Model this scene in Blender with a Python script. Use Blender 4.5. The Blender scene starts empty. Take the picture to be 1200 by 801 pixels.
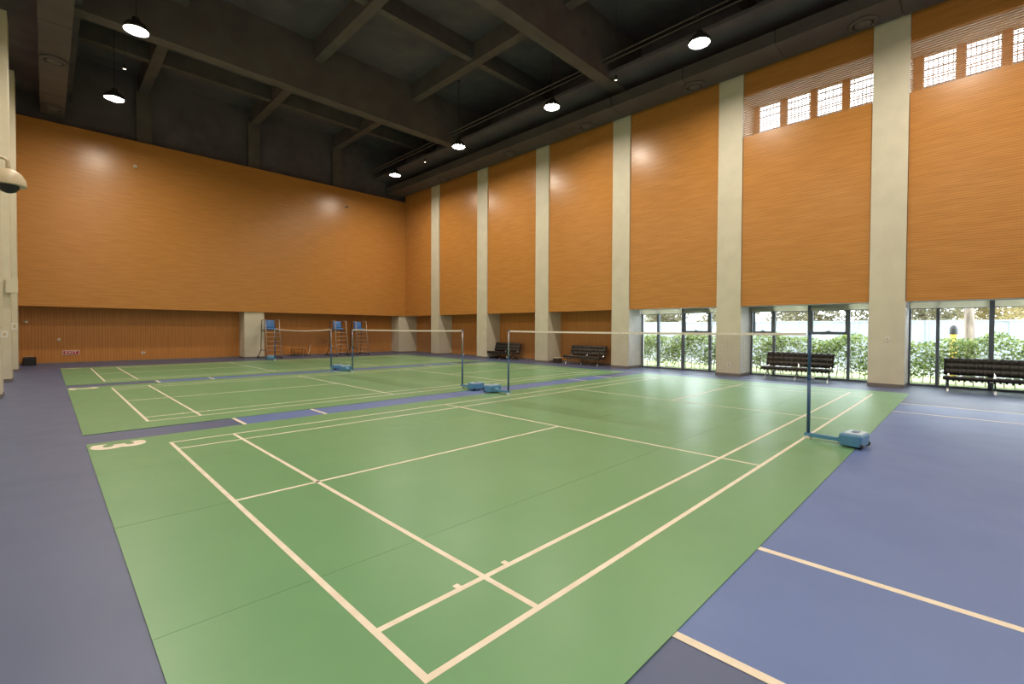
import bpy, math, random
from mathutils import Vector, Matrix
random.seed(7)
S = bpy.context.scene
COL = S.collection
PI = math.pi

# ------------------------------------------------------------------ camera
cam_d = bpy.data.cameras.new('camera'); cam = bpy.data.objects.new('camera', cam_d); COL.objects.link(cam)
yaw, pitch, roll = 0.781245, -0.0175716, 0.00518526
cy, sy, cp, sp = math.cos(yaw), math.sin(yaw), math.cos(pitch), math.sin(pitch)
fw = Vector((cy*cp, sy*cp, sp)); rt = Vector((sy, -cy, 0)); up = rt.cross(fw)
c_, s_ = math.cos(roll), math.sin(roll)
r2 = c_*rt + s_*up; u2 = -s_*rt + c_*up
m = Matrix((r2, u2, -fw)).transposed().to_4x4(); m.translation = Vector((-1.17329, -1.69500, 1.58786))
cam.matrix_world = m
cam_d.sensor_width = 36; cam_d.lens = 541.443/1200*36; cam_d.shift_y = -5.409/1200
cam_d.clip_start = 0.05; cam_d.clip_end = 400
S.camera = cam

# ------------------------------------------------------------------ world, light, exposure
W = bpy.data.worlds.new('World'); S.world = W; W.use_nodes = True
wn = W.node_tree; wn.nodes.clear()
wo = wn.nodes.new('ShaderNodeOutputWorld'); wb = wn.nodes.new('ShaderNodeBackground')
wb.inputs['Color'].default_value = (0.86, 0.93, 1.0, 1); wb.inputs['Strength'].default_value = 7.0
wn.links.new(wb.outputs[0], wo.inputs[0])
S.view_settings.view_transform = 'Standard'; S.view_settings.look = 'None'
S.view_settings.gamma = 1; S.view_settings.use_curve_mapping = False
S.view_settings.exposure = 0.95
LAMP_STRENGTH = 190.0
LAMP_COLOR = (1.0, 0.88, 0.72, 1)

# ------------------------------------------------------------------ materials
def new_mat(name, color, rough=0.6, metal=0.0, spec=0.5):
    mt = bpy.data.materials.new(name); mt.use_nodes = True
    b = mt.node_tree.nodes['Principled BSDF']
    b.inputs['Base Color'].default_value = (*color, 1); b.inputs['Roughness'].default_value = rough
    b.inputs['Metallic'].default_value = metal; b.inputs['Specular IOR Level'].default_value = spec
    return mt
def nodes(mt): return mt.node_tree.nodes, mt.node_tree.links, mt.node_tree.nodes['Principled BSDF']
def noise_color(mt, c1, c2, scale=(1, 1, 1), nscale=3.0, detail=4, lo=0.35, hi=0.65, bump=0.0, bdist=0.01):
    N, L, B = nodes(mt)
    tc = N.new('ShaderNodeTexCoord'); mp = N.new('ShaderNodeMapping'); mp.inputs['Scale'].default_value = scale
    nz = N.new('ShaderNodeTexNoise'); nz.inputs['Scale'].default_value = nscale; nz.inputs['Detail'].default_value = detail
    cr = N.new('ShaderNodeValToRGB'); cr.color_ramp.elements[0].position = lo; cr.color_ramp.elements[1].position = hi
    cr.color_ramp.elements[0].color = (*c1, 1); cr.color_ramp.elements[1].color = (*c2, 1)
    L.new(tc.outputs['Object'], mp.inputs['Vector']); L.new(mp.outputs[0], nz.inputs['Vector'])
    L.new(nz.outputs['Fac'], cr.inputs[0]); L.new(cr.outputs[0], B.inputs['Base Color'])
    if bump:
        bp = N.new('ShaderNodeBump'); bp.inputs['Strength'].default_value = bump; bp.inputs['Distance'].default_value = bdist
        L.new(nz.outputs['Fac'], bp.inputs['Height']); L.new(bp.outputs[0], B.inputs['Normal'])
    return mt
def groove_wood(name, c1, c2, axis, pitch, rough, groove_dark=0.55, gscale=(1, 1, 1)):
    """timber veneer panel with fine machined grooves every `pitch` metres along world axis"""
    mt = new_mat(name, c1, rough, 0, 0.5); N, L, B = nodes(mt)
    tc = N.new('ShaderNodeTexCoord'); sx = N.new('ShaderNodeSeparateXYZ'); L.new(tc.outputs['Object'], sx.inputs[0])
    mp = N.new('ShaderNodeMapping'); mp.inputs['Scale'].default_value = gscale
    nz = N.new('ShaderNodeTexNoise'); nz.inputs['Scale'].default_value = 1.0; nz.inputs['Detail'].default_value = 5
    L.new(tc.outputs['Object'], mp.inputs[0]); L.new(mp.outputs[0], nz.inputs['Vector'])
    cr = N.new('ShaderNodeValToRGB'); cr.color_ramp.elements[0].position = .35; cr.color_ramp.elements[1].position = .65
    cr.color_ramp.elements[0].color = (*c1, 1); cr.color_ramp.elements[1].color = (*c2, 1)
    L.new(nz.outputs['Fac'], cr.inputs[0])
    if axis == 'xy':
        ad = N.new('ShaderNodeMath'); ad.operation = 'ADD'; L.new(sx.outputs['X'], ad.inputs[0]); L.new(sx.outputs['Y'], ad.inputs[1]); src = ad.outputs[0]
    else: src = sx.outputs[axis]
    dv = N.new('ShaderNodeMath'); dv.operation = 'DIVIDE'; dv.inputs[1].default_value = pitch; L.new(src, dv.inputs[0])
    fr = N.new('ShaderNodeMath'); fr.operation = 'FRACT'; L.new(dv.outputs[0], fr.inputs[0])
    lt = N.new('ShaderNodeMath'); lt.operation = 'LESS_THAN'; lt.inputs[1].default_value = 0.16; L.new(fr.outputs[0], lt.inputs[0])
    mx = N.new('ShaderNodeMix'); mx.data_type = 'RGBA'; mx.blend_type = 'MULTIPLY'
    mx.inputs[7].default_value = (groove_dark, groove_dark*.9, groove_dark*.8, 1)
    L.new(lt.outputs[0], mx.inputs[0]); L.new(cr.outputs[0], mx.inputs[6]); L.new(mx.outputs[2], B.inputs['Base Color'])
    return mt
M = {}
M['wood_up'] = groove_wood('wood_upper', (.54, .234, .055), (.615, .28, .071), 'Z', .064, .3, .72, (1.2, 1.2, 14))
M['wood_low'] = groove_wood('wood_lower', (.53, .215, .05), (.60, .26, .064), 'xy', .096, .4, .75, (14, 14, .8))
M['slat'] = noise_color(new_mat('wood_slat', (.5, .22, .055), .45), (.48, .2, .05), (.56, .25, .065), (1, 1, 12), 3)
M['cream'] = noise_color(new_mat('cream_paint', (.66, .62, .48), .55), (.67, .625, .50), (.72, .67, .54), (1, 1, 1), 2.0, 3)
M['reveal'] = noise_color(new_mat('white_reveal', (.78, .77, .72), .6), (.74, .73, .69), (.8, .79, .75), (1, 1, 1), 3.0, 3)
M['dark_ceiling'] = noise_color(new_mat('dark_ceiling_paint', (.08, .072, .078), .85, 0, .2), (.105, .09, .115), (.145, .13, .15), (1, 1, 1), 1.2, 5, .3, .7)
M['dark_beam'] = noise_color(new_mat('dark_beam_paint', (.1, .085, .08), .8, 0, .2), (.115, .098, .1), (.145, .127, .125), (1, 1, 1), 1.5, 4)
M['dark_duct'] = noise_color(new_mat('dark_duct_paint', (.075, .062, .055), .7, 0, .3), (.095, .082, .085), (.112, .098, .1), (1, 1, 1), 1.5, 4)
M['black'] = new_mat('black_plastic', (.015, .015, .017), .5)
M['skirt'] = noise_color(new_mat('grey_skirting', (.2, .18, .17), .5), (.18, .165, .155), (.23, .21, .2), (1, 1, 1), 3)
def floor_mat(name, c1, c2, rough, bump=.12):
    mt = noise_color(new_mat(name, c1, rough, 0, .5), c1, c2, (1, 1, 1), .9, 6, .3, .7)
    N, L, B = nodes(mt)
    tc = N.new('ShaderNodeTexCoord'); n2 = N.new('ShaderNodeTexNoise'); n2.inputs['Scale'].default_value = 160; n2.inputs['Detail'].default_value = 2
    n3 = N.new('ShaderNodeTexNoise'); n3.inputs['Scale'].default_value = 2.2; n3.inputs['Detail'].default_value = 3
    ad = N.new('ShaderNodeMath'); ad.operation = 'MULTIPLY_ADD'; ad.inputs[1].default_value = 0.02
    L.new(tc.outputs['Object'], n2.inputs['Vector']); L.new(tc.outputs['Object'], n3.inputs['Vector'])
    L.new(n2.outputs['Fac'], ad.inputs[0]); L.new(n3.outputs['Fac'], ad.inputs[2])
    bp = N.new('ShaderNodeBump'); bp.inputs['Strength'].default_value = bump; bp.inputs['Distance'].default_value = .02
    L.new(ad.outputs[0], bp.inputs['Height']); L.new(bp.outputs[0], B.inputs['Normal'])
    mr = N.new('ShaderNodeMapRange'); mr.inputs['To Min'].default_value = rough-.05; mr.inputs['To Max'].default_value = rough+.07
    L.new(n3.outputs['Fac'], mr.inputs['Value']); L.new(mr.outputs[0], B.inputs['Roughness'])
    return mt
M['mat_green'] = floor_mat('court_green_vinyl', (.155, .345, .172), (.175, .372, .187), .35)
M['floor_slate'] = floor_mat('slate_blue_acrylic', (.086, .118, .235), (.102, .134, .262), .42)
M['floor_blue'] = floor_mat('bright_blue_acrylic', (.118, .188, .44), (.136, .212, .48), .42)
M['line'] = noise_color(new_mat('line_paint', (.85, .76, .64), .5), (.8, .71, .6), (.88, .79, .67), (1, 1, 1), 8)
M['line_mat'] = noise_color(new_mat('mat_line_paint', (.85, .76, .66), .5), (.8, .71, .6), (.9, .82, .72), (1, 1, 1), 6)
M['frame'] = new_mat('window_frame_grey_blue', (.15, .18, .23), .35, .2)
M['blind'] = noise_color(new_mat('cream_blind_fabric', (.8, .77, .64), .8), (.76, .73, .6), (.84, .81, .7), (1, 1, 1), 5)
M['post_blue'] = noise_color(new_mat('blue_powder_coat', (.03, .09, .22), .35), (.03, .085, .2), (.04, .11, .25), (1, 1, 1), 6)
M['pale_blue'] = new_mat('pale_blue_plastic', (.5, .62, .74), .35)
M['base_blue'] = noise_color(new_mat('base_blue_enamel', (.06, .25, .42), .38), (.085, .24, .44), (.10, .28, .50), (1, 1, 1), 5)
M['silver'] = new_mat('grey_steel_tube', (.35, .37, .45), .35, .7)
M['chrome'] = new_mat('chrome', (.85, .86, .88), .28, 1)
M['white_plastic'] = new_mat('white_plastic', (.8, .79, .75), .4)
M['tape'] = noise_color(new_mat('net_tape', (.85, .78, .72), .8), (.8, .73, .67), (.9, .83, .78), (1, 1, 1), 12)
M['cord'] = new_mat('net_cord', (.12, .07, .05), .8)
M['leather'] = noise_color(new_mat('black_leather', (.014, .012, .011), .38), (.006, .0055, .005), (.012, .01, .009), (1, 1, 1), 20, 4, .35, .65, .1, .002)
M['seat_blue'] = new_mat('chair_blue_plastic', (.09, .24, .58), .4)
M['chair_tube'] = new_mat('chair_pale_tube', (.55, .45, .38), .35, .4)
M['chair_dark'] = new_mat('chair_dark_tube', (.09, .075, .07), .4, .4)
M['red'] = new_mat('sign_red', (.45, .02, .03), .4)
M['sign_white'] = new_mat('sign_white', (.85, .72, .7), .4)
M['beige_plastic'] = new_mat('beige_plastic', (.6, .5, .36), .4)
M['housing'] = new_mat('lamp_housing', (.05, .045, .045), .5, .4)
M['grey_box'] = new_mat('grey_cabinet', (.32, .34, .36), .6)
M['yellow'] = new_mat('yellow_paint', (.8, .5, .03), .5)
def translucent(mt, f):
    N, L, B = nodes(mt); tr = N.new('ShaderNodeBsdfTranslucent'); mx = N.new('ShaderNodeMixShader'); mx.inputs[0].default_value = f
    cr = [n for n in N if n.bl_idname == 'ShaderNodeValToRGB'][0]; out = [n for n in N if n.bl_idname == 'ShaderNodeOutputMaterial'][0]
    L.new(cr.outputs[0], tr.inputs['Color']); L.new(B.outputs[0], mx.inputs[1]); L.new(tr.outputs[0], mx.inputs[2]); L.new(mx.outputs[0], out.inputs['Surface'])
translucent(M['blind'], .7)
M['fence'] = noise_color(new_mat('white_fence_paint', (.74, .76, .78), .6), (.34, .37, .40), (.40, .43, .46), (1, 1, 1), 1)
M['bark'] = noise_color(new_mat('bark', (.22, .17, .14), .9), (.16, .12, .1), (.3, .24, .2), (1, 1, .2), 12)
M['grass'] = noise_color(new_mat('lawn', (.2, .28, .08), .9), (.18, .24, .07), (.30, .32, .14), (1, 1, 1), 3, 6)
M['ground'] = noise_color(new_mat('paving', (.5, .5, .48), .9), (.26, .26, .25), (.34, .33, .32), (1, 1, 1), .8, 5)
def leaf_mat(name, c1, c2):
    mt = noise_color(new_mat(name, c1, .5), c1, c2, (1, 1, 1), 9, 3, .38, .62)
    N, L, B = nodes(mt)
    tr = N.new('ShaderNodeBsdfTranslucent'); mx = N.new('ShaderNodeMixShader'); mx.inputs[0].default_value = .35
    cr = [n for n in N if n.bl_idname == 'ShaderNodeValToRGB'][0]
    out = [n for n in N if n.bl_idname == 'ShaderNodeOutputMaterial'][0]
    L.new(cr.outputs[0], tr.inputs['Color']); L.new(B.outputs[0], mx.inputs[1]); L.new(tr.outputs[0], mx.inputs[2]); L.new(mx.outputs[0], out.inputs['Surface'])
    return mt
M['leaf_hedge'] = leaf_mat('hedge_leaf', (.07, .13, .04), (.34, .40, .10))
M['leaf_olive'] = leaf_mat('olive_leaf', (.13, .13, .07), (.32, .28, .16))
M['leaf_yellow'] = leaf_mat('yellowing_leaf', (.24, .20, .07), (.44, .35, .15))
def glass_mat():
    mt = bpy.data.materials.new('window_glass'); mt.use_nodes = True; N = mt.node_tree.nodes; L = mt.node_tree.links; N.clear()
    o = N.new('ShaderNodeOutputMaterial'); t = N.new('ShaderNodeBsdfTransparent'); g = N.new('ShaderNodeBsdfGlossy')
    t.inputs['Color'].default_value = (.93, .95, .95, 1); g.inputs['Roughness'].default_value = .02
    f = N.new('ShaderNodeFresnel'); f.inputs['IOR'].default_value = 1.45; mx = N.new('ShaderNodeMixShader')
    L.new(f.outputs[0], mx.inputs[0]); L.new(t.outputs[0], mx.inputs[1]); L.new(g.outputs[0], mx.inputs[2]); L.new(mx.outputs[0], o.inputs[0])
    return mt
M['glass'] = glass_mat()
def emit_mat(name, col, st):
    mt = bpy.data.materials.new(name); mt.use_nodes = True; B = mt.node_tree.nodes['Principled BSDF']
    B.inputs['Base Color'].default_value = (.8, .8, .8, 1); B.inputs['Emission Color'].default_value = col; B.inputs['Emission Strength'].default_value = st
    return mt
M['lamp'] = emit_mat('lamp_diffuser', LAMP_COLOR, LAMP_STRENGTH)
M['small_lamp'] = emit_mat('small_lamp_lens', (1, .85, .6, 1), 2.2)

# ------------------------------------------------------------------ mesh helpers
class MB:
    def __init__(s): s.v = []; s.f = []; s.smooth = False
    def box(s, x0, x1, y0, y1, z0, z1):
        x0, x1 = sorted((x0, x1)); y0, y1 = sorted((y0, y1)); z0, z1 = sorted((z0, z1))
        n = len(s.v)
        s.v += [(x0, y0, z0), (x1, y0, z0), (x1, y1, z0), (x0, y1, z0), (x0, y0, z1), (x1, y0, z1), (x1, y1, z1), (x0, y1, z1)]
        s.f += [tuple(n+i for i in q) for q in ((0, 3, 2, 1), (4, 5, 6, 7), (0, 1, 5, 4), (1, 2, 6, 5), (2, 3, 7, 6), (3, 0, 4, 7))]
        return s
    def bevel_box(s, x0, x1, y0, y1, z0, z1, b):
        """box whose vertical edges are chamfered and top edge softened"""
        n = len(s.v)
        def ring(z, i):
            X0, X1, Y0, Y1 = x0+i, x1-i, y0+i, y1-i
            return [(X0+b, Y0, z), (X1-b, Y0, z), (X1, Y0+b, z), (X1, Y1-b, z), (X1-b, Y1, z), (X0+b, Y1, z), (X0, Y1-b, z), (X0, Y0+b, z)]
        rs = [ring(z0, b*.5), ring(z0+b*.5, 0), ring(z1-b, 0), ring(z1, b*.8)]
        for r in rs: s.v += r
        for k in range(3):
            for i in range(8):
                a = n+k*8+i; c = n+k*8+(i+1) % 8; s.f.append((a, c, c+8, a+8))
        s.f.append(tuple(n+i for i in reversed(range(8)))); s.f.append(tuple(n+24+i for i in range(8)))
        return s
    def tube(s, pts, r, seg=8, cap=True):
        pts = [Vector(p) for p in pts]; rr = r if isinstance(r, (list, tuple)) else [r]*len(pts)
        n = len(s.v); pu = None
        for i, p in enumerate(pts):
            d = (pts[min(i+1, len(pts)-1)]-pts[max(i-1, 0)]).normalized()
            if pu is None: a = Vector((0, 0, 1)) if abs(d.z) < .9 else Vector((1, 0, 0)); pu = a.cross(d).normalized()
            u = (pu - d*pu.dot(d)).normalized(); w = d.cross(u); pu = u
            for k in range(seg):
                t = 2*PI*k/seg; s.v.append(tuple(p+rr[i]*(math.cos(t)*u+math.sin(t)*w)))
        for i in range(len(pts)-1):
            for k in range(seg):
                a = n+i*seg+k; b = n+i*seg+(k+1) % seg; s.f.append((a, b, b+seg, a+seg))
        if cap: s.f.append(tuple(n+k for k in reversed(range(seg)))); s.f.append(tuple(n+(len(pts)-1)*seg+k for k in range(seg)))
        return s
    def bar(s, pts, wy, th):
        """flat bar in the XZ plane, width wy along Y, thickness th"""
        pts = [Vector(p) for p in pts]; n = len(s.v)
        for i, p in enumerate(pts):
            d = (pts[min(i+1, len(pts)-1)]-pts[max(i-1, 0)]).normalized(); nn = Vector((-d.z, 0, d.x))
            for sy_, sn in ((-1, -1), (1, -1), (1, 1), (-1, 1)): s.v.append(tuple(p+Vector((0, sy_*wy/2, 0))+nn*sn*th/2))
        for i in range(len(pts)-1):
            for k in range(4):
                a = n+i*4+k; b = n+i*4+(k+1) % 4; s.f.append((a, b, b+4, a+4))
        s.f.append((n+3, n+2, n+1, n)); e = n+(len(pts)-1)*4; s.f.append((e, e+1, e+2, e+3))
        return s
    def lathe(s, prof, c=(0, 0, 0), seg=24, cap0=True, cap1=True):
        n = len(s.v)
        for r, z in prof:
            for k in range(seg):
                t = 2*PI*k/seg; s.v.append((c[0]+r*math.cos(t), c[1]+r*math.sin(t), c[2]+z))
        for i in range(len(prof)-1):
            for k in range(seg):
                a = n+i*seg+k; b = n+i*seg+(k+1) % seg; s.f.append((a, b, b+seg, a+seg))
        if cap0: s.f.append(tuple(n+k for k in reversed(range(seg))))
        if cap1: s.f.append(tuple(n+(len(prof)-1)*seg+k for k in range(seg)))
        return s
    def prism(s, poly, z0, z1):
        n = len(s.v); k = len(poly)
        s.v += [(x, y, z0) for x, y in poly]+[(x, y, z1) for x, y in poly]
        s.f.append(tuple(n+i for i in reversed(range(k)))); s.f.append(tuple(n+k+i for i in range(k)))
        for i in range(k): j = (i+1) % k; s.f.append((n+i, n+j, n+k+j, n+k+i))
        return s
    def build(s, name, mat, parent=None, smooth=False, loc=None, **props):
        me = bpy.data.meshes.new(name); me.from_pydata(s.v, [], s.f); me.update()
        me.materials.append(M[mat] if isinstance(mat, str) else mat)
        if smooth or s.smooth: me.polygons.foreach_set('use_smooth', [True]*len(me.polygons))
        return link(name, me, parent, loc, **props)
def link(name, data, parent=None, loc=None, **props):
    o = bpy.data.objects.new(name, data); COL.objects.link(o)
    if parent: o.parent = parent
    if loc is not None: o.location = loc
    for k, v in props.items(): o[k] = v
    return o
def smooth_by_angle(o, ang=40):
    """soft on curves, crisp on corners"""
    me = o.data; me.polygons.foreach_set('use_smooth', [True]*len(me.polygons))
    try: me.set_sharp_from_angle(angle=math.radians(ang))
    except Exception: pass
    return o
def thing(name, label, cat, loc=(0, 0, 0), rz=0, group=None):
    o = bpy.data.objects.new(name, None); COL.objects.link(o); o.empty_display_size = .1
    o.location = loc; o.rotation_euler = (0, 0, rz); o['label'] = label; o['category'] = cat
    if group: o['group'] = group
    return o
def tag(o, label, cat, group=None):
    o['label'] = label; o['category'] = cat
    if group: o['group'] = group
    return o
def copy_tree(o, parent=None):
    c = o.copy(); COL.objects.link(c)
    if parent: c.parent = parent
    for ch in list(o.children): copy_tree(ch, c)
    return c
def text_mesh(name, body, size, mat, parent, matrix, extrude=.001, offset=0.0, sx=1.0):
    cu = bpy.data.curves.new(name, 'FONT'); cu.body = body; cu.size = size; cu.extrude = extrude; cu.offset = offset
    cu.align_x = 'CENTER'; cu.align_y = 'CENTER'
    t = bpy.data.objects.new(name+'_tmp', cu); COL.objects.link(t)
    dg = bpy.context.evaluated_depsgraph_get(); dg.update()
    me = bpy.data.meshes.new_from_object(t.evaluated_get(dg)); bpy.data.objects.remove(t, do_unlink=True)
    me.transform(matrix @ Matrix.Diagonal((sx, 1, 1, 1))); me.materials.clear(); me.materials.append(M[mat])
    me.name = name
    return link(name, me, parent)

# ------------------------------------------------------------------ the setting
BAY = 4.32
XC, XP, XW, XR = 15.60, 15.66, 16.60, 16.70          # column face, panel face, recess wall, window plane
YF, YR = 25.0, 26.0                                    # far panel face, far recess wall
XL, XLW = -1.88, -2.55                                 # left column face, left wall
YN = -8.9                                              # near wall
ZS, ZP, ZT, ZTF = 2.42, 10.47, 13.0, 9.93              # soffit, panel tops, slab, far panel top

floor = MB().box(XLW-.3, 17.0, YN-.2, 26.3, -.15, 0).build('floor', 'floor_slate', kind='structure')
MB().box(1.12, 12.09, -5.0, 21.0, 0, .002).build('blue_court_surface', 'floor_blue', floor)
for x in (1.125, 2.475, 10.655, 12.08):
    MB().box(x-.028, x+.028, -5.0, 21.0, .002, .0035).build('court_line', 'line', floor)
MB().box(6.58, 6.63, -5.0, -4.0, .002, .0035).build('court_line', 'line', floor)

# -- right wall
wall_right = link('wall_right', None); wall_right['kind'] = 'structure'
b = MB(); b.box(17.0, 17.2, YN, 26.2, 9.75, ZT)      # outer leaf above the high windows
b.box(15.95, 16.05, YN, 26.2, ZP, ZT); b.box(XP, 16.05, YN, 26.2, ZP, ZP+.05); b.build('upper_wall', 'dark_ceiling', wall_right)
bays = [(BAY*k+.4, BAY*(k+1)-.4, k) for k in range(-2, 6)]
for y0, y1, k in bays:
    if k == 5: y1 = 25.012
    win = k <= 1; cl = k <= 0
    pn = MB()
    if cl:
        pn.box(XP, XP+.05, y0+.012, y1-.012, ZS, 8.17); pn.box(XP, XP+.05, y0+.012, y1-.012, 9.55, ZP)
    else: pn.box(XP, XP+.05, y0+.012, y1-.012, ZS, ZP)
    pn.build('wood_panel', 'wood_up', wall_right)
    (MB().box(XP+.05, 16.48, y0-.1, y1+.1, ZS, ZS+.12).box(16.44, 17.0, y0-.1, y1+.1, 2.62, 2.70).box(16.44, 16.48, y0-.1, y1+.1, ZS+.12, 2.62) if win else MB().box(XP+.05, XW+.05, y0-.1, y1+.1, ZS, ZS+.12)).build('soffit', 'reveal' if win else 'wood_low', wall_right)
    if cl:
        scr = MB(); z = 8.20
        while z < 9.53:
            scr.box(XP+.01, XP+.022, y0+.01, y1-.01, z, z+.028); z += .062
        scr.build('slat_screen', 'slat', wall_right, kind='stuff')
        r_ = MB(); r_.box(XP+.05, 16.95, y0-.01, y1+.01, 9.55, 9.60); r_.box(XP+.05, 16.95, y0-.01, y1+.01, 8.10, 8.165)
        r_.build('window_reveal', 'reveal', wall_right)
        MB().box(16.95, 17.1, y0-.4, y1+.4, 2.62, 8.165).build('outer_wall', 'reveal', wall_right)
    elif win:
        MB().box(16.95, 17.1, y0-.4, y1+.4, 2.62, ZP).build('outer_wall', 'reveal', wall_right)
    if not win:
        yy1 = y1 if k < 5 else 26.0
        MB().box(16.95, 17.1, y0-.4, yy1+.4, 0, ZP).build('outer_wall', 'cream', wall_right)
        MB().box(XW, XW+.1, y0, yy1, 0, ZS).build('recess_panel', 'wood_low', wall_right)
        MB().box(XW-.012, XW, y0, yy1, 0, .07).build('skirting', 'skirt', wall_right)
for k in range(-2, 6):
    yc = BAY*k
    c = MB().box(XC, 16.9, yc-.4, yc+.4, 0, ZP+.02).build('column', 'cream', wall_right)
    MB().box(XC-.012, 16.62, yc-.412, yc+.412, 0, .1).build('column_skirting', 'skirt', c)
MB().box(17.1, 17.2, YN, 26.2, ZP, ZT).build('outer_wall', 'dark_ceiling', wall_right)

# -- ground-floor windows
nwin = 0
for y0, y1, k in bays:
    if k > 1: continue
    nwin += 1
    wz1 = 2.62
    fr = MB()
    fr.box(XR-.03, XR+.05, y0, y1, 0, .06); fr.box(XR-.03, XR+.05, y0, y1, wz1-.03, wz1)
    fr.box(XR-.03, XR+.05, y0, y0+.06, .06, wz1-.03); fr.box(XR-.03, XR+.05, y1-.06, y1, .06, wz1-.03)
    wo_ = fr.build('window_%d' % nwin, 'frame', kind='structure')
    if k >= 0: ms = [BAY*k+1.03, BAY*k+2.09, BAY*k+3.15]
    else: ms = [BAY*(k+1)-1.04, BAY*(k+1)-2.10, BAY*(k+1)-3.15]
    ms.sort()
    for y in ms:
        w = .05 if abs(y-(y0+y1)/2) < .3 else .038
        MB().box(XR-.08, XR+.05, y-w, y+w, .06, wz1-.03).build('mullion', 'frame', wo_)
    edges = [y0+.06]+ms+[y1-.06]
    sash_cells = {1: (1,), 0: (1, 3), -1: (3,) , -2: (1,)}[k] if k != -1 else ()
    for i in range(4):
        a, b_ = edges[i], edges[i+1]
        if i in sash_cells:
            MB().box(XR, XR+.012, a, b_, .06, 1.47).build('window_pane', 'glass', wo_)
            s = MB(); s.box(XR-.05, XR+.04, a+.03, b_-.03, 1.47, 1.56); s.box(XR-.05, XR+.04, a+.03, b_-.03, 2.28, wz1-.03)
            s.box(XR-.05, XR+.04, a+.03, a+.09, 1.56, 2.28); s.box(XR-.05, XR+.04, b_-.09, b_-.03, 1.56, 2.28)
            so = s.build('opening_sash', 'frame', wo_)
            MB().box(XR, XR+.012, a+.09, b_-.09, 1.56, 2.28).build('window_pane', 'glass', so)
            h = MB(); ym = (a+b_)/2; h.box(XR-.085, XR-.05, ym-.06, ym+.06, 1.56, 1.585); h.box(XR-.10, XR-.05, ym-.012, ym+.012, 1.57, 1.62)
            h.build('sash_handle', 'frame', so)
        else: MB().box(XR, XR+.012, a, b_, .06, wz1-.03).build('window_pane', 'glass', wo_)
    for ya, yb in ((y0, y0+.012), (y1-.012, y1)):
        MB().box(15.63, XR-.03, ya, yb, .1, ZS).build('window_jamb', 'reveal', wo_)
# -- roller blinds (two per bay)
where = {(1, 0): 'right roller blind of the window bay beside the wood-panelled recess', (1, 1): 'left roller blind of the window bay beside the wood-panelled recess',
         (0, 0): 'right roller blind in the middle window bay, above the black sofa', (0, 1): 'left roller blind in the middle window bay, above the black sofa',
         (-1, 1): 'roller blind just right of the nearest column, window bay at the right edge', (-1, 0): 'roller blind at the right edge of the photo',
         (-2, 0): 'roller blind in the last window bay behind the camera, far half', (-2, 1): 'roller blind in the last window bay behind the camera, near half'}
for y0, y1, k in bays:
    if k > 1: continue
    mid = (BAY*k+2.09) if k >= 0 else BAY*(k+1)-2.10
    for h, (a, b_) in enumerate(((y0+.02, mid-.03), (mid+.03, y1-.02))):
        t = thing('roller_blind', 'rolled-up cream ' + where[(k, h)], 'blind', (16.55, (a+b_)/2, 2.23), group='roller blinds over the ground-floor windows')
        hw = (b_-a)/2
        MB().box(-.004, .004, -hw+.02, hw-.02, .015, .30).build('blind_fabric', 'blind', t)
        MB().tube([(.0, -hw, .34), (.0, hw, .34)], .034, 12).build('blind_roll', 'blind', t, smooth=True)
        MB().box(-.012, .012, -hw+.015, hw-.015, 0, .018).build('bottom_bar', 'frame', t)

# -- clerestory windows behind the slats
for k in (0, -1, -2):
    nwin += 1
    y0, y1 = BAY*k+.4, BAY*(k+1)-.4
    wroot = link('window_%d' % nwin, None, kind='structure')
    pitch = .876; base = {0: .44, -1: -.43-3.504, -2: -8.24}[k]
    solid = MB(); e = y0-.02
    for i in range(4):
        a = base+pitch*i; b_ = a+.70
        solid.box(16.72, 16.95, e, a, 8.165, 9.55); e = b_
        f_ = MB(); f_.box(16.80, 16.84, a, b_, 8.165, 8.20); f_.box(16.80, 16.84, a, b_, 9.50, 9.55)
        f_.box(16.80, 16.84, a, a+.025, 8.20, 9.50); f_.box(16.80, 16.84, b_-.025, b_, 8.20, 9.50)
        fo = f_.build('pane_frame', 'white_plastic', wroot)
        MB().box(16.815, 16.825, a+.025, b_-.025, 8.20, 9.50).build('window_pane', 'glass', fo)
        fin = MB(); y = a+.07
        while y < b_-.03: fin.box(16.90, 16.93, y-.012, y+.012, 8.165, 9.55); y += .105
        z = 8.26
        while z < 9.5: fin.box(16.93, 16.94, a, b_, z-.011, z+.011); z += .105
        fin.build('sun_screen', 'grey_box', fo, kind='stuff')
    solid.box(16.72, 16.95, e, y1+.02, 8.165, 9.55)
    solid.build('window_pier', 'slat', wroot)

# -- far wall
wall_far = link('wall_far', None, kind='structure')
MB().box(XLW, XP+.04, YF, YF+.06, ZS, ZTF).build('wood_panel', 'wood_up', wall_far)
MB().box(XLW, 17.0, YF+.06, YR+.2, ZS, ZS+.12).build('soffit', 'wood_low', wall_far)
MB().box(XLW, 17.2, YF+.35, YF+.5, ZS+.1, ZT).build('upper_wall', 'dark_ceiling', wall_far)
MB().box(XLW, XW+.1, YR, YR+.12, 0, ZS).build('recess_panel', 'wood_low', wall_far)
MB().box(XLW, XW, YR-.012, YR, 0, .07).build('skirting', 'skirt', wall_far)
for x0, x1 in ((6.08, 7.03), (15.2, XW)):
    c = MB().box(x0, x1, YF+.07, YR-.012, 0, ZS).build('column', 'cream', wall_far)
    MB().box(x0-.01, x1-.001, YF+.06, YR-.013, 0, .08).build('column_skirting', 'skirt', c)
for x in (2.05, 6.6, 11.1):
    MB().box(x-.28, x+.28, YF+.15, YF+.35, ZTF+.02, 12.3).build('beam_pier', 'dark_beam', wall_far)

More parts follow.
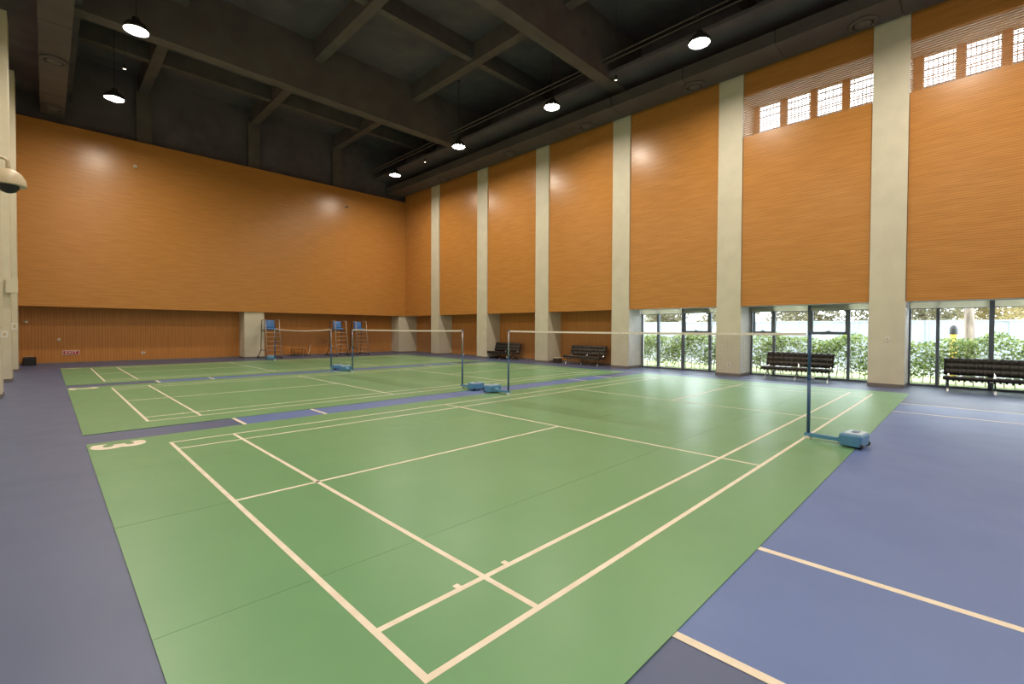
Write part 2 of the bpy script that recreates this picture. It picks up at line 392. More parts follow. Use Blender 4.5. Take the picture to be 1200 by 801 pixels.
# -- left wall
wall_left = MB().box(XLW-.15, XLW, YN, 26.2, 0, ZT).build('wall_left', 'cream', kind='structure')
for k in range(-2, 6):
    yn = 4.32*k+.44
    c = MB().box(XLW, XL, yn, yn+.8, 0, ZP).build('column', 'cream', wall_left)
    MB().box(XLW, XL+.012, yn-.012, yn+.812, 0, .1).build('column_skirting', 'skirt', c)
MB().box(XLW, XLW+.012, YN, 26, 0, .1).build('baseboard_left', 'skirt', kind='structure')
# -- near wall behind the camera
MB().box(XLW-.15, 17.2, YN-.15, YN, 0, ZT).build('wall_near', 'cream', kind='structure')

# -- ceiling
ceiling = MB().box(XLW-.2, 17.3, YN-.2, 26.3, ZT, ZT+.2).build('ceiling', 'dark_ceiling', kind='structure')
for y in (-.7, 8.22, 17.25):
    MB().box(XLW, 15.95, y-.24, y+.24, 10.9, ZT).build('main_beam', 'dark_beam', ceiling)
for y in (-5.2, 3.8, 12.72, 22.1):
    MB().box(XLW, 15.95, y-.14, y+.14, 12.36, ZT).build('cross_beam', 'dark_beam', ceiling)
for x in (2.05, 6.6, 11.1):
    for a, b_ in ((YN, -.94), (-.46, 7.98), (8.46, 17.01), (17.49, YF+.35)):
        MB().box(x-.18, x+.18, a, b_, 12.25, ZT).build('long_beam', 'dark_beam', ceiling)
# flat dark bulkheads above the perimeter ducts
MB().box(13.55, 15.95, YN, YF+.35, 11.0, 11.12).build('bulkhead', 'dark_ceiling', ceiling)
MB().box(XLW, -.35, YN, YF+.35, 11.0, 11.12).build('bulkhead', 'dark_ceiling', ceiling)
# perimeter ducts in segments with seams
ys = [-8.86, -5.99, -3.12, -.25, 2.62, 5.49, 8.36, 11.23, 14.1, 16.97, 19.84, 22.71, 25.2]
for i in range(len(ys)-1):
    a, b_ = ys[i]+.012, ys[i+1]-.012
    MB().box(14.35, 15.45, a, b_, 10.22, 10.62).build('duct_section', 'dark_duct', ceiling)
    MB().box(-1.27, -.56, a, b_, 10.22, 10.62).build('duct_section', 'dark_duct', ceiling)
MB().box(14.4, 15.4, YN+.1, YF+.2, 10.24, 10.6).build('duct_core', 'black', ceiling)
MB().box(-1.22, -.61, YN+.1, YF+.2, 10.24, 10.6).build('duct_core', 'black', ceiling)
# cable trays / conduits
for x, z in ((13.3, 11.3), (13.05, 11.3)):
    MB().tube([(x, YN, z), (x, YF+.3, z)], .022, 8).build('conduit', 'dark_beam', ceiling)
for y in ():
    MB().tube([(XLW, y, 12.2), (15.9, y, 12.2)], .03, 6).build('conduit', 'dark_beam', ceiling)

# -- round air diffusers on the ducts
def make_vent(label, x, y):
    t = thing('air_diffuser', label, 'air vent', (x, y, 10.22), group='round jet diffusers under the ceiling ducts')
    o = MB().lathe([(.34, 0), (.35, -.02), (.335, -.05), (.25, -.075), (.235, -.05), (.235, -.01)], seg=32, cap0=False, cap1=False).build('outer_ring', 'dark_duct', t, smooth=True)
    MB().lathe([(.19, -.01), (.20, -.06), (.16, -.09), (.08, -.07), (.02, -.10), (.0005, -.105)], seg=28, cap0=False, cap1=False).build('inner_cone', 'dark_beam', t, smooth=True)
    MB().lathe([(.235, -.011), (.19, -.012)], seg=28, cap0=False, cap1=False).build('throat', 'black', t)
    return t
vents = [(15.02, .58, 'round dark air diffuser beside the top of the nearest tall column'), (15.02, 5.36, 'round dark air diffuser left of the second tall column, above a plain wood panel'),
 (15.02, 10.0, 'round dark air diffuser above the third panel from the right windows'), (15.02, 14.57, 'round dark air diffuser high above the tufted sofas'),
 (15.02, 19.97, 'farthest round dark air diffuser on the right duct, by the hall corner'), (-.92, 19.5, 'round dark air diffuser on the left duct, left of the ceiling lamps'),
 (-.92, 24.1, 'round dark air diffuser at the far end of the left duct')]
for x, y, l in vents: make_vent(l, x, y)

# ------------------------------------------------------------------ ceiling lamps
def make_lamp():
    t = thing('high_bay_lamp', '', 'lamp', group='round high bay lamps hung from the ceiling')
    smooth_by_angle(MB().lathe([(.30, -.02), (.315, .0), (.30, .06), (.22, .17), (.10, .24), (.09, .34), (.02, .36)], seg=32, cap0=False).build('housing', 'housing', t))
    MB().lathe([(.30, -.02), (.30, -.03), (.285, -.03), (.282, .024)], seg=32, cap0=False, cap1=False).build('rim', 'silver', t, smooth=True)
    MB().lathe([(.28, .022), (.15, .018), (.0005, .016)], seg=32, cap0=False, cap1=False).build('diffuser', 'lamp', t)
    MB().tube([(0, 0, .34), (0, 0, 3.0)], .012, 6).build('hanging_rod', 'housing', t)
    MB().lathe([(.06, 3.0), (.05, 2.94), (.012, 2.92)], seg=16).build('ceiling_rose', 'housing', t)
    return t
lamp0 = make_lamp(); first = True
lamp_names = {(12.37, 4.07): 'largest lit round lamp on the right side, left of the nearest columns', (12.37, 9.67): 'second nearest lit round lamp of the right row',
 (12.30, 15.2): 'third lit round lamp of the right row, above the blue posts', (12.37, 20.82): 'farthest lit round lamp of the right row, near the hall corner',
 (.70, 15.22): 'larger and higher of the two lit round lamps at top left', (.67, 20.8): 'smaller and lower of the two lit round lamps at top left',
 (.70, 9.67): 'lit round lamp of the left row overhead, above the frame', (.70, 4.07): 'lit round lamp of the left row just over the near court end',
 (12.37, -1.5): 'lit round lamp of the right row beyond the right edge', (.70, -1.5): 'lit round lamp of the left row right above the camera',
 (12.37, -6.6): 'last lit round lamp of the right row by the near wall', (.70, -6.6): 'last lit round lamp of the left row by the near wall'}
for (x, y), l in lamp_names.items():
    t = lamp0 if first else copy_tree(lamp0); first = False
    t.location = (x, y, 10.0); t['label'] = l
# small pendant fittings
for x, y, l in ((12.44, 6.93, 'tiny pendant spotlight between the two nearest right lamps'), (12.39, 18.01, 'tiny pendant spotlight between the two farthest right lamps'), (.70, 18.03, 'tiny pendant spotlight between the two left lamps')):
    t = thing('pendant_spotlight', l, 'lamp', (x, y, 10.0), group='tiny pendant spotlights')
    MB().lathe([(.045, 0), (.05, .02), (.05, .14), (.02, .17)], seg=16, cap0=False).build('body', 'housing', t, smooth=True)
    MB().lathe([(.042, .004), (.0005, .002)], seg=16, cap0=False, cap1=False).build('lens', 'small_lamp', t)
    MB().tube([(0, 0, .16), (0, 0, 3.0)], .006, 5).build('cable', 'housing', t)

# ------------------------------------------------------------------ court mats
D = 8.095; MX, MY = .81, .625; MT = .006
def make_court(idx, oy, label):
    t = thing('court_mat', label, 'court mat', (0, oy, .003), group='green badminton court mats')
    wst = (6.1+2*MY)/4
    for i in range(4):
        y0 = -MY+wst*i
        MB().box(-MX, 13.4+MX, y0+.002, y0+wst-.002, 0, MT-.0005*(i % 2)).build('mat_strip', 'mat_green', t)
    z0, z1 = MT, MT+.0012; lw = .04
    def ln(name, x0, x1, y0, y1): MB().box(x0, x1, y0, y1, z0, z1).build(name, 'line_mat', t)
    ln('baseline', 0, lw, 0, 6.1); ln('baseline', 13.4-lw, 13.4, 0, 6.1)
    for y in (0, 6.1-lw): ln('side_line', lw, 13.4-lw, y, y+lw)
    for y in (.46, 6.1-.50): ln('singles_side_line', lw, 13.4-lw, y, y+lw)
    z1 += .0003
    for x in (.76, 13.4-.80): ln('long_service_line', x, x+lw, lw, 6.1-lw)
    for x in (4.68, 8.68): ln('short_service_line', x, x+lw, lw, 6.1-lw)
    ln('centre_line', lw, 4.68, 3.03, 3.07); ln('centre_line', 8.72, 13.4-lw, 3.03, 3.07)
    for x in (.57, .98): ln('height_mark', x, x+.04, .50, .54)
    # numeral, upright for someone standing at the left end looking along the court
    mtx = Matrix.Translation((-.53, 6.37, z0+.001)) @ Matrix.Rotation(-PI/2, 4, 'Z')
    text_mesh('court_number', str(idx), .74, 'line_mat', t, mtx, .0008, .028, 1.12)
    return t
make_court(3, 0, 'green badminton court mat marked with a large 3, the nearest one')
make_court(2, D, 'green badminton court mat between the nearest and farthest ones')
make_court(1, 2*D, 'green badminton court mat by the far wall, the farthest one')

# ------------------------------------------------------------------ posts, nets
ZB = .0052+MT
def make_post(name_label, x, y, dirn, ang=0.0, silver=True):
    t = thing('net_post', name_label, 'net post', (x, y, ZB), rz=(0 if dirn < 0 else PI)+ang, group='blue net posts with weighted bases')
    # local: base runs to -Y
    smooth_by_angle(MB().lathe([(.045, 0), (.045, .035), (.03, .05)], seg=20).build('foot', 'white_plastic', t))
    arm = MB(); n = 0
    prof = [(.05, -.42, -.03, .03, .10), ]
    a = MB()
    a.v = [(-.035, .04, .035), (.035, .04, .035), (.035, .04, .085), (-.035, .04, .085),
           (-.035, -.37, .035), (.035, -.37, .035), (.035, -.37, .085), (-.035, -.37, .085),
           (-.12, -.47, .02), (.12, -.47, .02), (.12, -.47, .16), (-.12, -.47, .16)]
    a.f = [(0, 3, 2, 1), (0, 1, 5, 4), (1, 2, 6, 5), (2, 3, 7, 6), (3, 0, 4, 7), (4, 5, 9, 8), (5, 6, 10, 9), (6, 7, 11, 10), (7, 4, 8, 11), (8, 9, 10, 11)]
    a.build('base_arm', 'base_blue', t)
    MB().bevel_box(-.19, .19, -.69, -.43, .02, .185, .025).build('weight_box', 'base_blue', t)
    MB().bevel_box(-.15, .15, -.675, -.475, .18, .196, .01).build('top_plate', 'pale_blue', t)
    MB().box(-.07, .07, -.62, -.54, .19, .202).build('grip_recess', 'post_blue', t)
    for s in (-1, 1):
        MB().tube([(s*.13, -.67, .036), (s*.18, -.67, .036)], .034, 16).build('wheel', 'black', t, smooth=True)
    MB().tube([(0, 0, .04), (0, 0, .90)], .0225, 16).build('lower_tube', 'post_blue', t, smooth=True)
    MB().tube([(0, 0, .88), (0, 0, 1.53)], .019, 16).build('upper_tube', 'silver' if silver else 'post_blue', t, smooth=True)
    MB().lathe([(.026, .86), (.028, .87), (.028, .92), (.022, .93)], seg=16).build('collar', 'post_blue', t, smooth=True)
    MB().tube([(0, -.02, .895), (0, -.065, .895)], .014, 10).build('clamp_knob', 'white_plastic', t, smooth=True)
    smooth_by_angle(MB().lathe([(.019, 1.525), (.024, 1.53), (.024, 1.55), (.012, 1.56)], seg=16).build('top_cap', 'post_blue', t))
    return t
PX = 6.69
posts = [(3, -.03, -1, 'blue net post standing nearest, at the right side of court 3', False), (3, 6.22, 1, 'blue and silver net post at the far side of court 3', True),
         (2, D-.12, -1, 'blue and silver net post at the near side of the middle court', True), (2, D+6.2, 1, 'blue net post at the far side of the middle court', True),
         (1, 2*D-.1, -1, 'blue net post at the near side of the farthest court', True), (1, 2*D+6.25, 1, 'dark blue net post at the far side of the farthest court', True)]
for c, y, d, l, sv in posts: make_post(l, PX, y, d, -.12 if (c == 3 and d < 0) else (.0), sv)
def make_net(y0, y1, sag, label):
    t = thing('badminton_net', label, 'net', (PX, (y0+y1)/2, ZB), group='badminton nets between the posts')
    L_ = y1-y0-.05; h = L_/2; z_ = lambda y: 1.545-sag*(1-(y/h)**2); n = 24
    tp = MB()
    for i in range(n):
        a, b_ = -h+L_*i/n, -h+L_*(i+1)/n; k = len(tp.v)
        for y in (a, b_):
            z = z_(y)
            for x, zz in ((-.004, z-.036), (.004, z-.036), (.004, z), (-.004, z)): tp.v.append((x, y, zz))
        for q in range(4): tp.f.append((k+q, k+(q+1) % 4, k+4+(q+1) % 4, k+4+q))
    tp.f += [(0, 1, 2, 3)]; e = len(tp.v)-4; tp.f += [(e+3, e+2, e+1, e)]
    tp.build('top_tape', 'tape', t)
    m_ = MB(); r = .0007; st = .021
    y = -h
    while y < h:
        z1 = z_(y)-.036; m_.box(-r, r, y-r, y+r, z1-.70, z1); y += st
    for j in range(34):
        for i in range(n):
            a, b_ = -h+L_*i/n, -h+L_*(i+1)/n; za, zb = z_(a)-.036-st*j, z_(b_)-.036-st*j; k = len(m_.v)
            m_.v += [(-r, a, za-r), (r, a, za-r), (r, a, za+r), (-r, a, za+r), (-r, b_, zb-r), (r, b_, zb-r), (r, b_, zb+r), (-r, b_, zb+r)]
            for q in range(4): m_.f.append((k+q, k+(q+1) % 4, k+4+(q+1) % 4, k+4+q))
    m_.build('net_mesh', 'cord', t, kind='stuff')
    for s in (-1, 1):
        MB().tube([(0, s*(h-.03), 1.52), (0, s*h, 1.53)], .004, 6).build('tie_cord', 'tape', t)
make_net(-.03+.02, 6.22-.02, .012, 'nearest badminton net, white-taped, across court 3')
make_net(D-.10, D+6.18, .015, 'badminton net with white tape across the middle court')
make_net(2*D-.08, 2*D+6.23, .07, 'sagging badminton net across the farthest court')

# ------------------------------------------------------------------ sofas
def quilt(x_len, y_len, th, nx, ny, sub=5, puff=.5):
    """tufted slab: X depth, Y length, centred in Y, X from 0, top side quilted"""
    mb = MB(); NX, NY = nx*sub, ny*sub
    for side in (1, -1):
        for j in range(NY+1):
            for i in range(NX+1):
                u, v = i/NX, j/NY
                p = (abs(math.sin(PI*u*nx))*abs(math.sin(PI*v*ny)))**.5
                hgt = th*(1-puff+puff*p) if side == 1 else 0
                mb.v.append((u*x_len, (v-.5)*y_len, hgt))
    K = (NX+1)*(NY+1)
    for j in range(NY):
        for i in range(NX):
            a = j*(NX+1)+i; mb.f.append((a, a+1, a+NX+2, a+NX+1)); c = K+a; mb.f.append((c+NX+1, c+NX+2, c+1, c))
    ring = [i for i in range(NX+1)]+[j*(NX+1)+NX for j in range(1, NY+1)]+[NY*(NX+1)+i for i in range(NX-1, -1, -1)]+[j*(NX+1) for j in range(NY-1, 0, -1)]
    for a, c in zip(ring, ring[1:]+ring[:1]): mb.f.append((c, a, K+a, K+c))
    return mb
def make_sofa():
    t = thing('tufted_sofa', '', 'sofa', group='black tufted armless sofas along the right wall')
    st = quilt(.60, 1.92, .11, 4, 12, 5, .22); R = Matrix.Translation((-.38, 0, .315)) @ Matrix.Rotation(math.radians(4), 4, 'Y')
    st.v = [tuple(R @ Vector(p)) for p in st.v]; st.build('seat_cushion', 'leather', t, smooth=True)
    bk = quilt(.47, 1.92, .11, 3, 12)
    # stand it up: local X runs up, quilted side towards -X
    ang = math.radians(-(90-17)); R = Matrix.Translation((.235, 0, .40)) @ Matrix.Rotation(ang, 4, 'Y')
    bk.v = [tuple(R @ Vector(p)) for p in bk.v]; bk.build('back_cushion', 'leather', t, smooth=True)
    def bez(p0, p1, p2, p3, n=12):
        o = []
        for i in range(n+1):
            u = i/n; o.append(tuple((1-u)**3*a+3*u*(1-u)**2*b_+3*u*u*(1-u)*c+u**3*d for a, b_, c, d in zip(p0, p1, p2, p3)))
        return o
    for y in (-.90, -.02, .86):
        l = MB()
        l.bar(bez((-.33, y, 0), (-.20, y, .26), (.10, y, .16), (.37, y, .80)), .035, .014)
        l.bar(bez((.34, y+.036, 0), (.22, y+.036, .20), (.02, y+.036, .30), (-.36, y+.036, .32)), .035, .014)
        l.box(-.37, -.29, y-.02, y+.02, 0, .012); l.box(.30, .38, y+.016, y+.056, 0, .012)
        l.build('cross_leg', 'chrome', t)
    for z, x in ((.305, -.34), (.285, .20)):
        MB().box(x-.012, x+.012, -.93, .93, z-.012, z+.012).build('rail', 'chrome', t)
    s = MB()
    for i in range(17):
        y = -.86+1.72*i/16; s.box(-.35, .20, y-.02, y+.02, .272, .286); s.box(-.366, -.35, y-.02, y+.02, .272, .315)
    s.build('support_straps', 'leather', t, kind='stuff')
    return t
sofa0 = make_sofa()
sofas = [(16.03, -2.15, 'black tufted sofa cut by the right edge of the photo, right of the nearest column'), (16.03, 2.30, 'black tufted sofa in front of the windows, left of the nearest column'),
         (15.98, 10.68, 'black tufted sofa against wood panelling, nearer of the two there, beside a small black box'), (16.03, 16.0, 'black tufted sofa against wood panelling behind the silver-topped net post')]
for i, (x, y, l) in enumerate(sofas):
    t = sofa0 if i == 0 else copy_tree(sofa0)
    t.location = (x, y, 0); t['label'] = l
# ------------------------------------------------------------------ umpire chairs
def make_umpire():
    t = thing('umpire_chair', '', 'umpire chair', group='tall umpire chairs by the far wall')
    for s in (-1, 1):
        MB().tube([(s*.36, -.28, .03), (s*.335, -.02, 1.45), (s*.325, .02, 2.0)], .022, 8).build('front_rail', 'chair_tube', t, smooth=True)
        MB().tube([(s*.42, 1.0, .03), (s*.35, .72, .42), (s*.34, .66, 1.6), (s*.325, .62, 2.0)], .02, 8).build('rear_leg', 'chair_dark', t, smooth=True)
        MB().tube([(s*.325, .02, 2.0), (s*.325, .3, 2.01), (s*.325, .62, 2.0)], .02, 8).build('arm_rest', 'chair_tube', t, smooth=True)
        MB().tube([(s*.37, -.3, .05), (s*.42, 1.02, .05)], .02, 8).build('base_rail', 'chair_dark', t, smooth=True)
        MB().tube([(s*.335, -.02, 1.42), (s*.34, .68, 1.42)], .018, 8).build('side_rail', 'chair_dark', t, smooth=True)
        for y in (-.28, 1.0):
            MB().tube([(s*(.36 if y < 0 else .42)-.02, y, .045), (s*(.36 if y < 0 else .42)+.02, y, .045)], .045, 12).build('wheel', 'black', t, smooth=True)
    for i in range(6):
        z = .22+.225*i; y = -.28+(.26)*(z/1.45); w = .36-.017*z
        MB().tube([(-w, y, z), (w, y, z)], .016, 8).build('rung', 'chair_tube', t, smooth=True)
    MB().tube([(-.35, .70, .42), (.35, .70, .42)], .018, 8).build('rear_rail', 'chair_dark', t, smooth=True)
    # moulded bucket seat: base, back, lips
    sb = MB(); sb.bevel_box(-.24, .24, .12, .56, 1.50, 1.60, .04); sb.build('seat', 'seat_blue', t)
    bk = MB()
    for zi, z in enumerate((1.56, 1.68, 1.82, 1.94, 2.0)):
        yb = .50+.07*zi/4
        for k in range(9):
            u = -1+k/4; w = .24*(1-.06*zi/4); cur = .07*(1-abs(u)**2)
            bk.v.append((u*w, yb+cur-.07*abs(u)**2, z))
    n0 = 45; bk.v += [(x, y+.025, z) for x, y, z in bk.v]
    for zi in range(4):
        for k in range(8):
            a = zi*9+k; bk.f.append((a, a+1, a+10, a+9)); bk.f.append((n0+a+9, n0+a+10, n0+a+1, n0+a))
    rg = list(range(9))+[z*9+8 for z in range(1, 5)]+[36+k for k in range(7, -1, -1)]+[z*9 for z in range(3, 0, -1)]
    for a, c in zip(rg, rg[1:]+rg[:1]): bk.f.append((c, a, n0+a, n0+c))
    bk.build('backrest', 'seat_blue', t, smooth=True)
    MB().box(-.33, .33, .16, .20, 1.46, 1.50).box(-.34, .34, .50, .54, 1.46, 1.50).build('seat_support', 'chair_dark', t)
    return t
um0 = make_umpire()
for i, (x, y, l) in enumerate(((7.12, 24.05, 'tall umpire chair with blue seat, leftmost, in front of the cream pillar'), (10.80, 24.1, 'tall umpire chair with blue seat, middle one of the three'),
                               (12.32, 24.6, 'tall umpire chair with blue seat, rightmost of the three'))):
    t = um0 if i == 0 else copy_tree(um0); t.location = (x, y, .0 if y+1 > 99 else .0); t['label'] = l

# ------------------------------------------------------------------ small fittings
def socket(label, loc, face, name='wall_socket', cat='socket', w=.086, h=.086):
    t = thing(name, label, cat, loc, {'-x': 0, '-y': PI/2, '+x': PI}[face])
    MB().box(-.012, 0, -w/2, w/2, -h/2, h/2).build('cover_plate', 'white_plastic', t)
    MB().box(-.016, -.012, -w/4, w/4, -h/4, h/4).build('rocker' if 'switch' in name else 'outlet', 'beige_plastic' if 'switch' in name else 'grey_box', t)
    return t
socket('white wall switch at head height on the nearest tall column', (XC, -.03, 1.37), '-x', 'wall_switch', 'switch', .09, .12)
socket('white socket low on the second tall column, under the net', (XC, 4.27, .39), '-x', w=.12)
socket('white socket low on the column between the two tufted sofas', (XC, 12.91, .37), '-x', w=.12)
socket('white wall switch on the column left of the farther tufted sofa', (XC, 17.17, 1.37), '-x', 'wall_switch', 'switch', .12, .12)
socket('white socket low on the last tall column before the hall corner', (XC, 21.56, .34), '-x', w=.12)
socket('white socket low on the far wood panelling, right of the red sign', (2.05, YR, .40), '-y', w=.14)
socket('small white switch on the far panelling above the red sign', (-.79, YR, 1.05), '-y', 'wall_switch', 'switch', .09, .09)
socket('white control box on the left wall column edge at head height', (XL+.06, 13.36, 1.42), '-y', 'wall_switch', 'switch', .1, .14)
socket('white box on the second left wall column at head height', (XL+.07, 17.70, 1.60), '-y', 'wall_switch', 'switch', .12, .2)
t = thing('access_panel', 'beige metal box high on the second left wall column', 'metal box', (XL+.03, 17.70, 2.75))
MB().box(-.12, .12, -.12, 0, -.21, .21).build('cabinet', 'cream', t); MB().box(-.10, .10, -.13, -.12, -.19, .19).build('door', 'cream', t)
# exit sign
t = thing('exit_sign', 'small red EXIT sign low on the far wood-panelled wall', 'sign', (-.42, YR, .48))
MB().box(-.26, .26, -.03, 0, -.095, .095).build('sign_frame', 'sign_white', t)
MB().box(-.24, .24, -.034, -.03, -.075, .075).build('sign_face', 'red', t)
text_mesh('lettering', 'EXIT', .15, 'sign_white', t, Matrix.Translation((0, -.036, -.002)) @ Matrix.Rotation(PI/2, 4, 'X'), .0015, .002, 1.25)
# wall cameras / sensors on the far panelling
for x, z, l in ((1.69, 8.79, 'small wall sensor on the far panelling beneath the left lamps'), (11.53, 8.88, 'small wall sensor on the far panelling near the hall corner')):
    t = thing('wall_sensor', l, 'sensor', (x, YF, z), group='small sensors on the far wall')
    MB().box(-.05, .05, -.03, 0, -.06, .06).build('mount', 'white_plastic', t)
    MB().tube([(0, -.03, 0), (0, -.09, -.03)], .018, 8).build('arm', 'black', t)
    MB().tube([(0, -.07, -.02), (.03, -.19, -.06)], .04, 12).build('body', 'black' if x > 5 else 'white_plastic', t, smooth=True)
t = thing('wall_camera', 'small white camera high in the far left corner under the wood panelling', 'camera', (-1.79, YR, 1.80))
MB().box(-.04, .04, -.04, 0, -.04, .04).build('mount', 'white_plastic', t); MB().tube([(0, -.04, 0), (.06, -.2, -.02)], .045, 12).build('body', 'white_plastic', t, smooth=True)
# dome camera
t = thing('dome_camera', 'large beige dome camera on a bracket from the left wall', 'camera', (-1.44, 5.5, 3.09))
smooth_by_angle(MB().lathe([(.135, -.02), (.137, .0), (.13, .05), (.105, .10), (.065, .135), (.03, .15)], seg=32, cap0=True).build('dome_shell', 'beige_plastic', t))
MB().lathe([(.085, -.02), (.08, -.05), (.055, -.085), (.02, -.1), (.0005, -.102)], seg=24, cap0=False, cap1=False).build('dome_lens', 'black', t, smooth=True)
MB().tube([(0, 0, .14), (0, 0, .235), (-.03, 0, .26), (XL+1.442, 0, .26)], .018, 10).build('bracket', 'beige_plastic', t, smooth=True)
# boxes on the floor
t = thing('speaker_box', 'small black box on the floor in the far left corner', 'box', (-1.66, 25.72, 0))
MB().bevel_box(-.19, .19, -.2, .2, 0, .34, .02).build('body', 'black', t); MB().tube([(-.08, 0, .34), (-.08, 0, .38), (.08, 0, .38), (.08, 0, .34)], .01, 6).build('handle', 'beige_plastic', t)
t = thing('storage_box', 'small black box on the floor beside the nearer tufted sofa', 'box', (15.95, 12.22, 0))
MB().bevel_box(-.16, .16, -.16, .16, 0, .25, .02).build('body', 'black', t); MB().bevel_box(-.17, .17, -.17, .17, .22, .265, .015).build('lid', 'beige_plastic', t)
# leaning mop
t = thing('mop', 'white-handled mop leaning by the far wall left of the middle umpire chair', 'mop', (9.55, 25.62, 0))
MB().tube([(0, 0, .06), (.28, .36, .62)], .014, 8).build('handle', 'white_plastic', t, smooth=True)
MB().bevel_box(-.16, .12, -.06, .06, 0, .07, .02).build('mop_head', 'chair_dark', t)
t = thing('equipment_trolley', 'low dark metal trolley behind the mop at the far wall', 'trolley', (8.95, 25.55, 0))
for x in (-.3, .3):
    MB().tube([(x, -.2, .05), (x, -.2, .4), (x, .2, .4), (x, .2, .05)], .015, 6).build('frame', 'chair_dark', t)
for z in (.12, .38):
    MB().box(-.3, .3, -.2, .2, z, z+.015).build('shelf', 'chair_dark', t)
for x in (-.3, .3):
    for y in (-.2, .2): MB().tube([(x-.012, y, .03), (x+.012, y, .03)], .03, 10).build('wheel', 'black', t)

# ------------------------------------------------------------------ outside
MB().box(17.2, 140, -90, 120, -.25, -.08).build('ground_outside', 'ground', kind='structure')
MB().box(17.2, 21.5, -14, 32, -.08, -.03).build('lawn_strip', 'grass', kind='structure')
# white site fence
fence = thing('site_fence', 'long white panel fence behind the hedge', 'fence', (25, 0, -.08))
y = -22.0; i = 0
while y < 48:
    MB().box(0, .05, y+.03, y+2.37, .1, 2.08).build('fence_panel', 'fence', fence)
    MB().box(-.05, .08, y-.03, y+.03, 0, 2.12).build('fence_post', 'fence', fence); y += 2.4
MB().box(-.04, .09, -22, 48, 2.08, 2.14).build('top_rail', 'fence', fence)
# hedge
def leaves(n, fn, size, seed):
    rnd = random.Random(seed); mb = MB()
    for _ in range(n):
        p = fn(rnd)
        if p is None: continue
        a, b_ = rnd.uniform(0, 2*PI), rnd.uniform(-.9, .9); s = size*rnd.uniform(.6, 1.3)
        d = Vector((math.cos(a)*math.cos(b_), math.sin(a)*math.cos(b_), math.sin(b_)))
        w = d.cross(Vector((rnd.uniform(-1, 1), rnd.uniform(-1, 1), rnd.uniform(-1, 1)))).normalized()
        P = Vector(p); k = len(mb.v); nn = d.cross(w)*.15*s
        mb.v += [tuple(P), tuple(P+d*s*.5+w*s*.28+nn), tuple(P+d*s), tuple(P+d*s*.5-w*s*.28+nn)]
        mb.f.append((k, k+1, k+2)); mb.f.append((k, k+2, k+3))
    return mb
hedge = thing('hedge', 'leafy green hedge outside the ground-floor windows', 'hedge', (0, 0, 0))
def hp(r):
    y = r.uniform(-8, 14); x = 18.25+r.gauss(0, .2)
    top = 1.38+.10*math.sin(y*2.1)+.07*math.sin(y*5.3+1)
    u = r.random(); z = .12+(top-.12)*u**.75
    if r.random() < .30*(1+math.sin(y*3.7+z*4)): return None
    return (x, y, z)
leaves(46000, hp, .10, 3).build('foliage', 'leaf_hedge', hedge, kind='stuff')
st = MB(); rnd = random.Random(5)
for i in range(110):
    y = -8+22*i/110+rnd.uniform(-.05, .05); x = 18.25+rnd.uniform(-.12, .12)
    st.tube([(x, y, -.04), (x+rnd.uniform(-.06, .06), y+rnd.uniform(-.08, .08), .6), (x+rnd.uniform(-.15, .15), y+rnd.uniform(-.15, .15), 1.25)], [.014, .01, .004], 5)
st.build('stems', 'bark', hedge, kind='stuff')
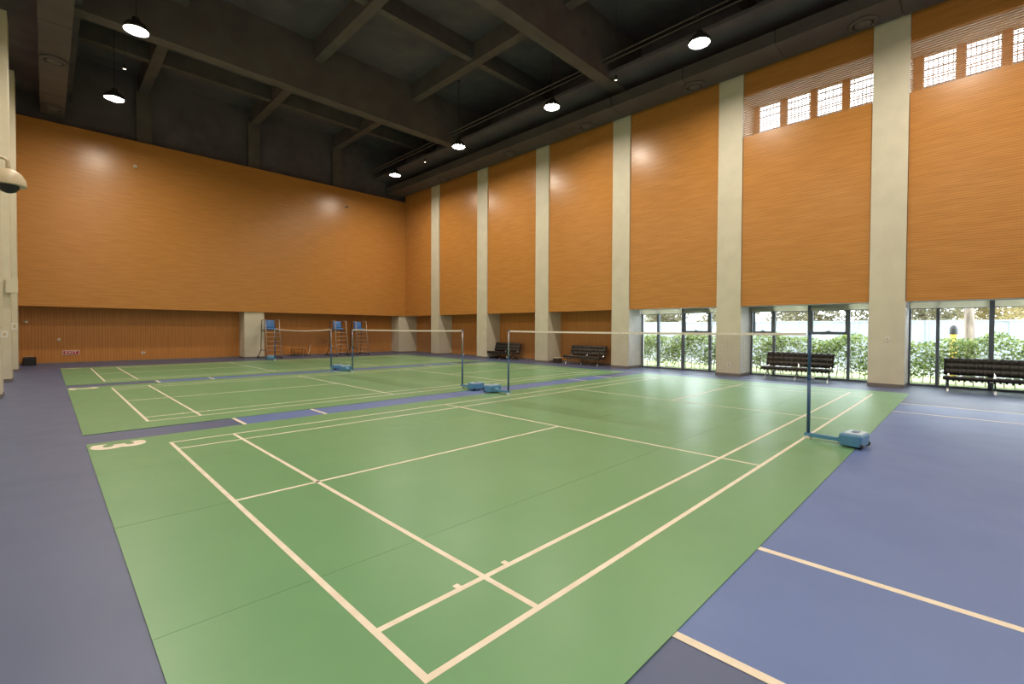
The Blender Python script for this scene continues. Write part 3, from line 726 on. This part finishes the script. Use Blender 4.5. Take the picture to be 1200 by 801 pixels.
# trees beyond the fence
tr_data = [(29, -4.5, 1, 'right of the bare trunk'), (29, 0, 0, 'just right of the nearest column'), (29, 4.5, 0, 'behind the middle window bay'),
           (29, 9, 2, 'mostly hidden by the second column'), (29, 13.5, 2, 'behind the leftmost window bay'), (33.6, -2.25, 1, 'farther back, behind the bare trunk'),
           (33.6, 2.25, 2, 'farther back, mostly hidden by the nearest column'), (33.6, 6.75, 0, 'farther back, left part of middle window bay'), (33.6, 11.25, 0, 'farther back, right end of leftmost window bay'),
           (33.6, 15.75, 2, 'farther back, left end of leftmost window bay')]
kinds = ['olive green', 'yellowing', 'brownish olive']
for i, (x, y, kd, lb) in enumerate(tr_data):
    t = thing('tree', '%s tree beyond the fence, %s' % (kinds[kd], lb), 'tree', (x, y, -.08), group='trees beyond the white fence')
    rnd = random.Random(20+i); h = rnd.uniform(5.5, 7.5)
    tk = MB().tube([(0, 0, 0), (.1, .05, h*.4), (0, .1, h*.85)], [.12, .08, .02], 8)
    for q in range(9):
        a = rnd.uniform(0, 2*PI); z0 = rnd.uniform(1.2, h*.7); L_ = rnd.uniform(.9, 1.8)
        tk.tube([(.03, .03, z0), (math.cos(a)*L_*.6, math.sin(a)*L_*.6, z0+L_*.35), (math.cos(a)*L_, math.sin(a)*L_, z0+L_*.8)], [.035, .02, .006], 5)
    tk.build('trunk', 'bark', t, smooth=True)
    def cp_(r, h=h):
        a = r.uniform(0, 2*PI); z = 1.2+(h-1.2)*r.random()**1.5; rr = 2.1*math.sqrt(r.random())*(.75+.25*math.sin(z*3+a))*(1-.5*max(0, (z-h*.5)/(h*.5)))
        return (rr*math.cos(a), rr*math.sin(a), z)
    leaves(7000, cp_, .2, 60+i).build('crown', ['leaf_olive', 'leaf_yellow', 'leaf_olive'][kd], t, kind='stuff')
# near trunk and bollard behind the hedge
t = thing('tree', 'grey-brown bare tree trunk rising behind the hedge, right of the nearest column', 'tree', (22.5, -1.68, -.08))
MB().tube([(0, 0, 0), (.02, .0, 1.5), (-.03, .05, 3.2), (0, .1, 6)], [.17, .14, .125, .1], 12).build('trunk', 'bark', t, smooth=True)
cr_ = leaves(2500, lambda r: (r.gauss(0, .9), r.gauss(0, .9), r.uniform(4.2, 7)), .16, 99); cr_.build('crown', 'leaf_olive', t, kind='stuff')
t = thing('bollard', 'black-topped yellow bollard behind the hedge beside the bare trunk', 'bollard', (21.2, -1.28, -.03))
MB().lathe([(.10, 0), (.10, 1.52)], seg=16).build('yellow_post', 'yellow', t, smooth=True)
smooth_by_angle(MB().lathe([(.11, 1.52), (.11, 1.70), (.08, 1.80), (.02, 1.84)], seg=16).build('black_cap', 'black', t))
t = thing('utility_cabinet', 'grey metal utility cabinet on the lawn among the hedge, leftmost window bay', 'cabinet', (19.3, 5.75, -.03))
MB().bevel_box(-.2, .2, -.22, .22, 0, .75, .015).build('body', 'grey_box', t); MB().box(-.215, -.2, -.19, .19, .06, .70).build('door', 'grey_box', t)
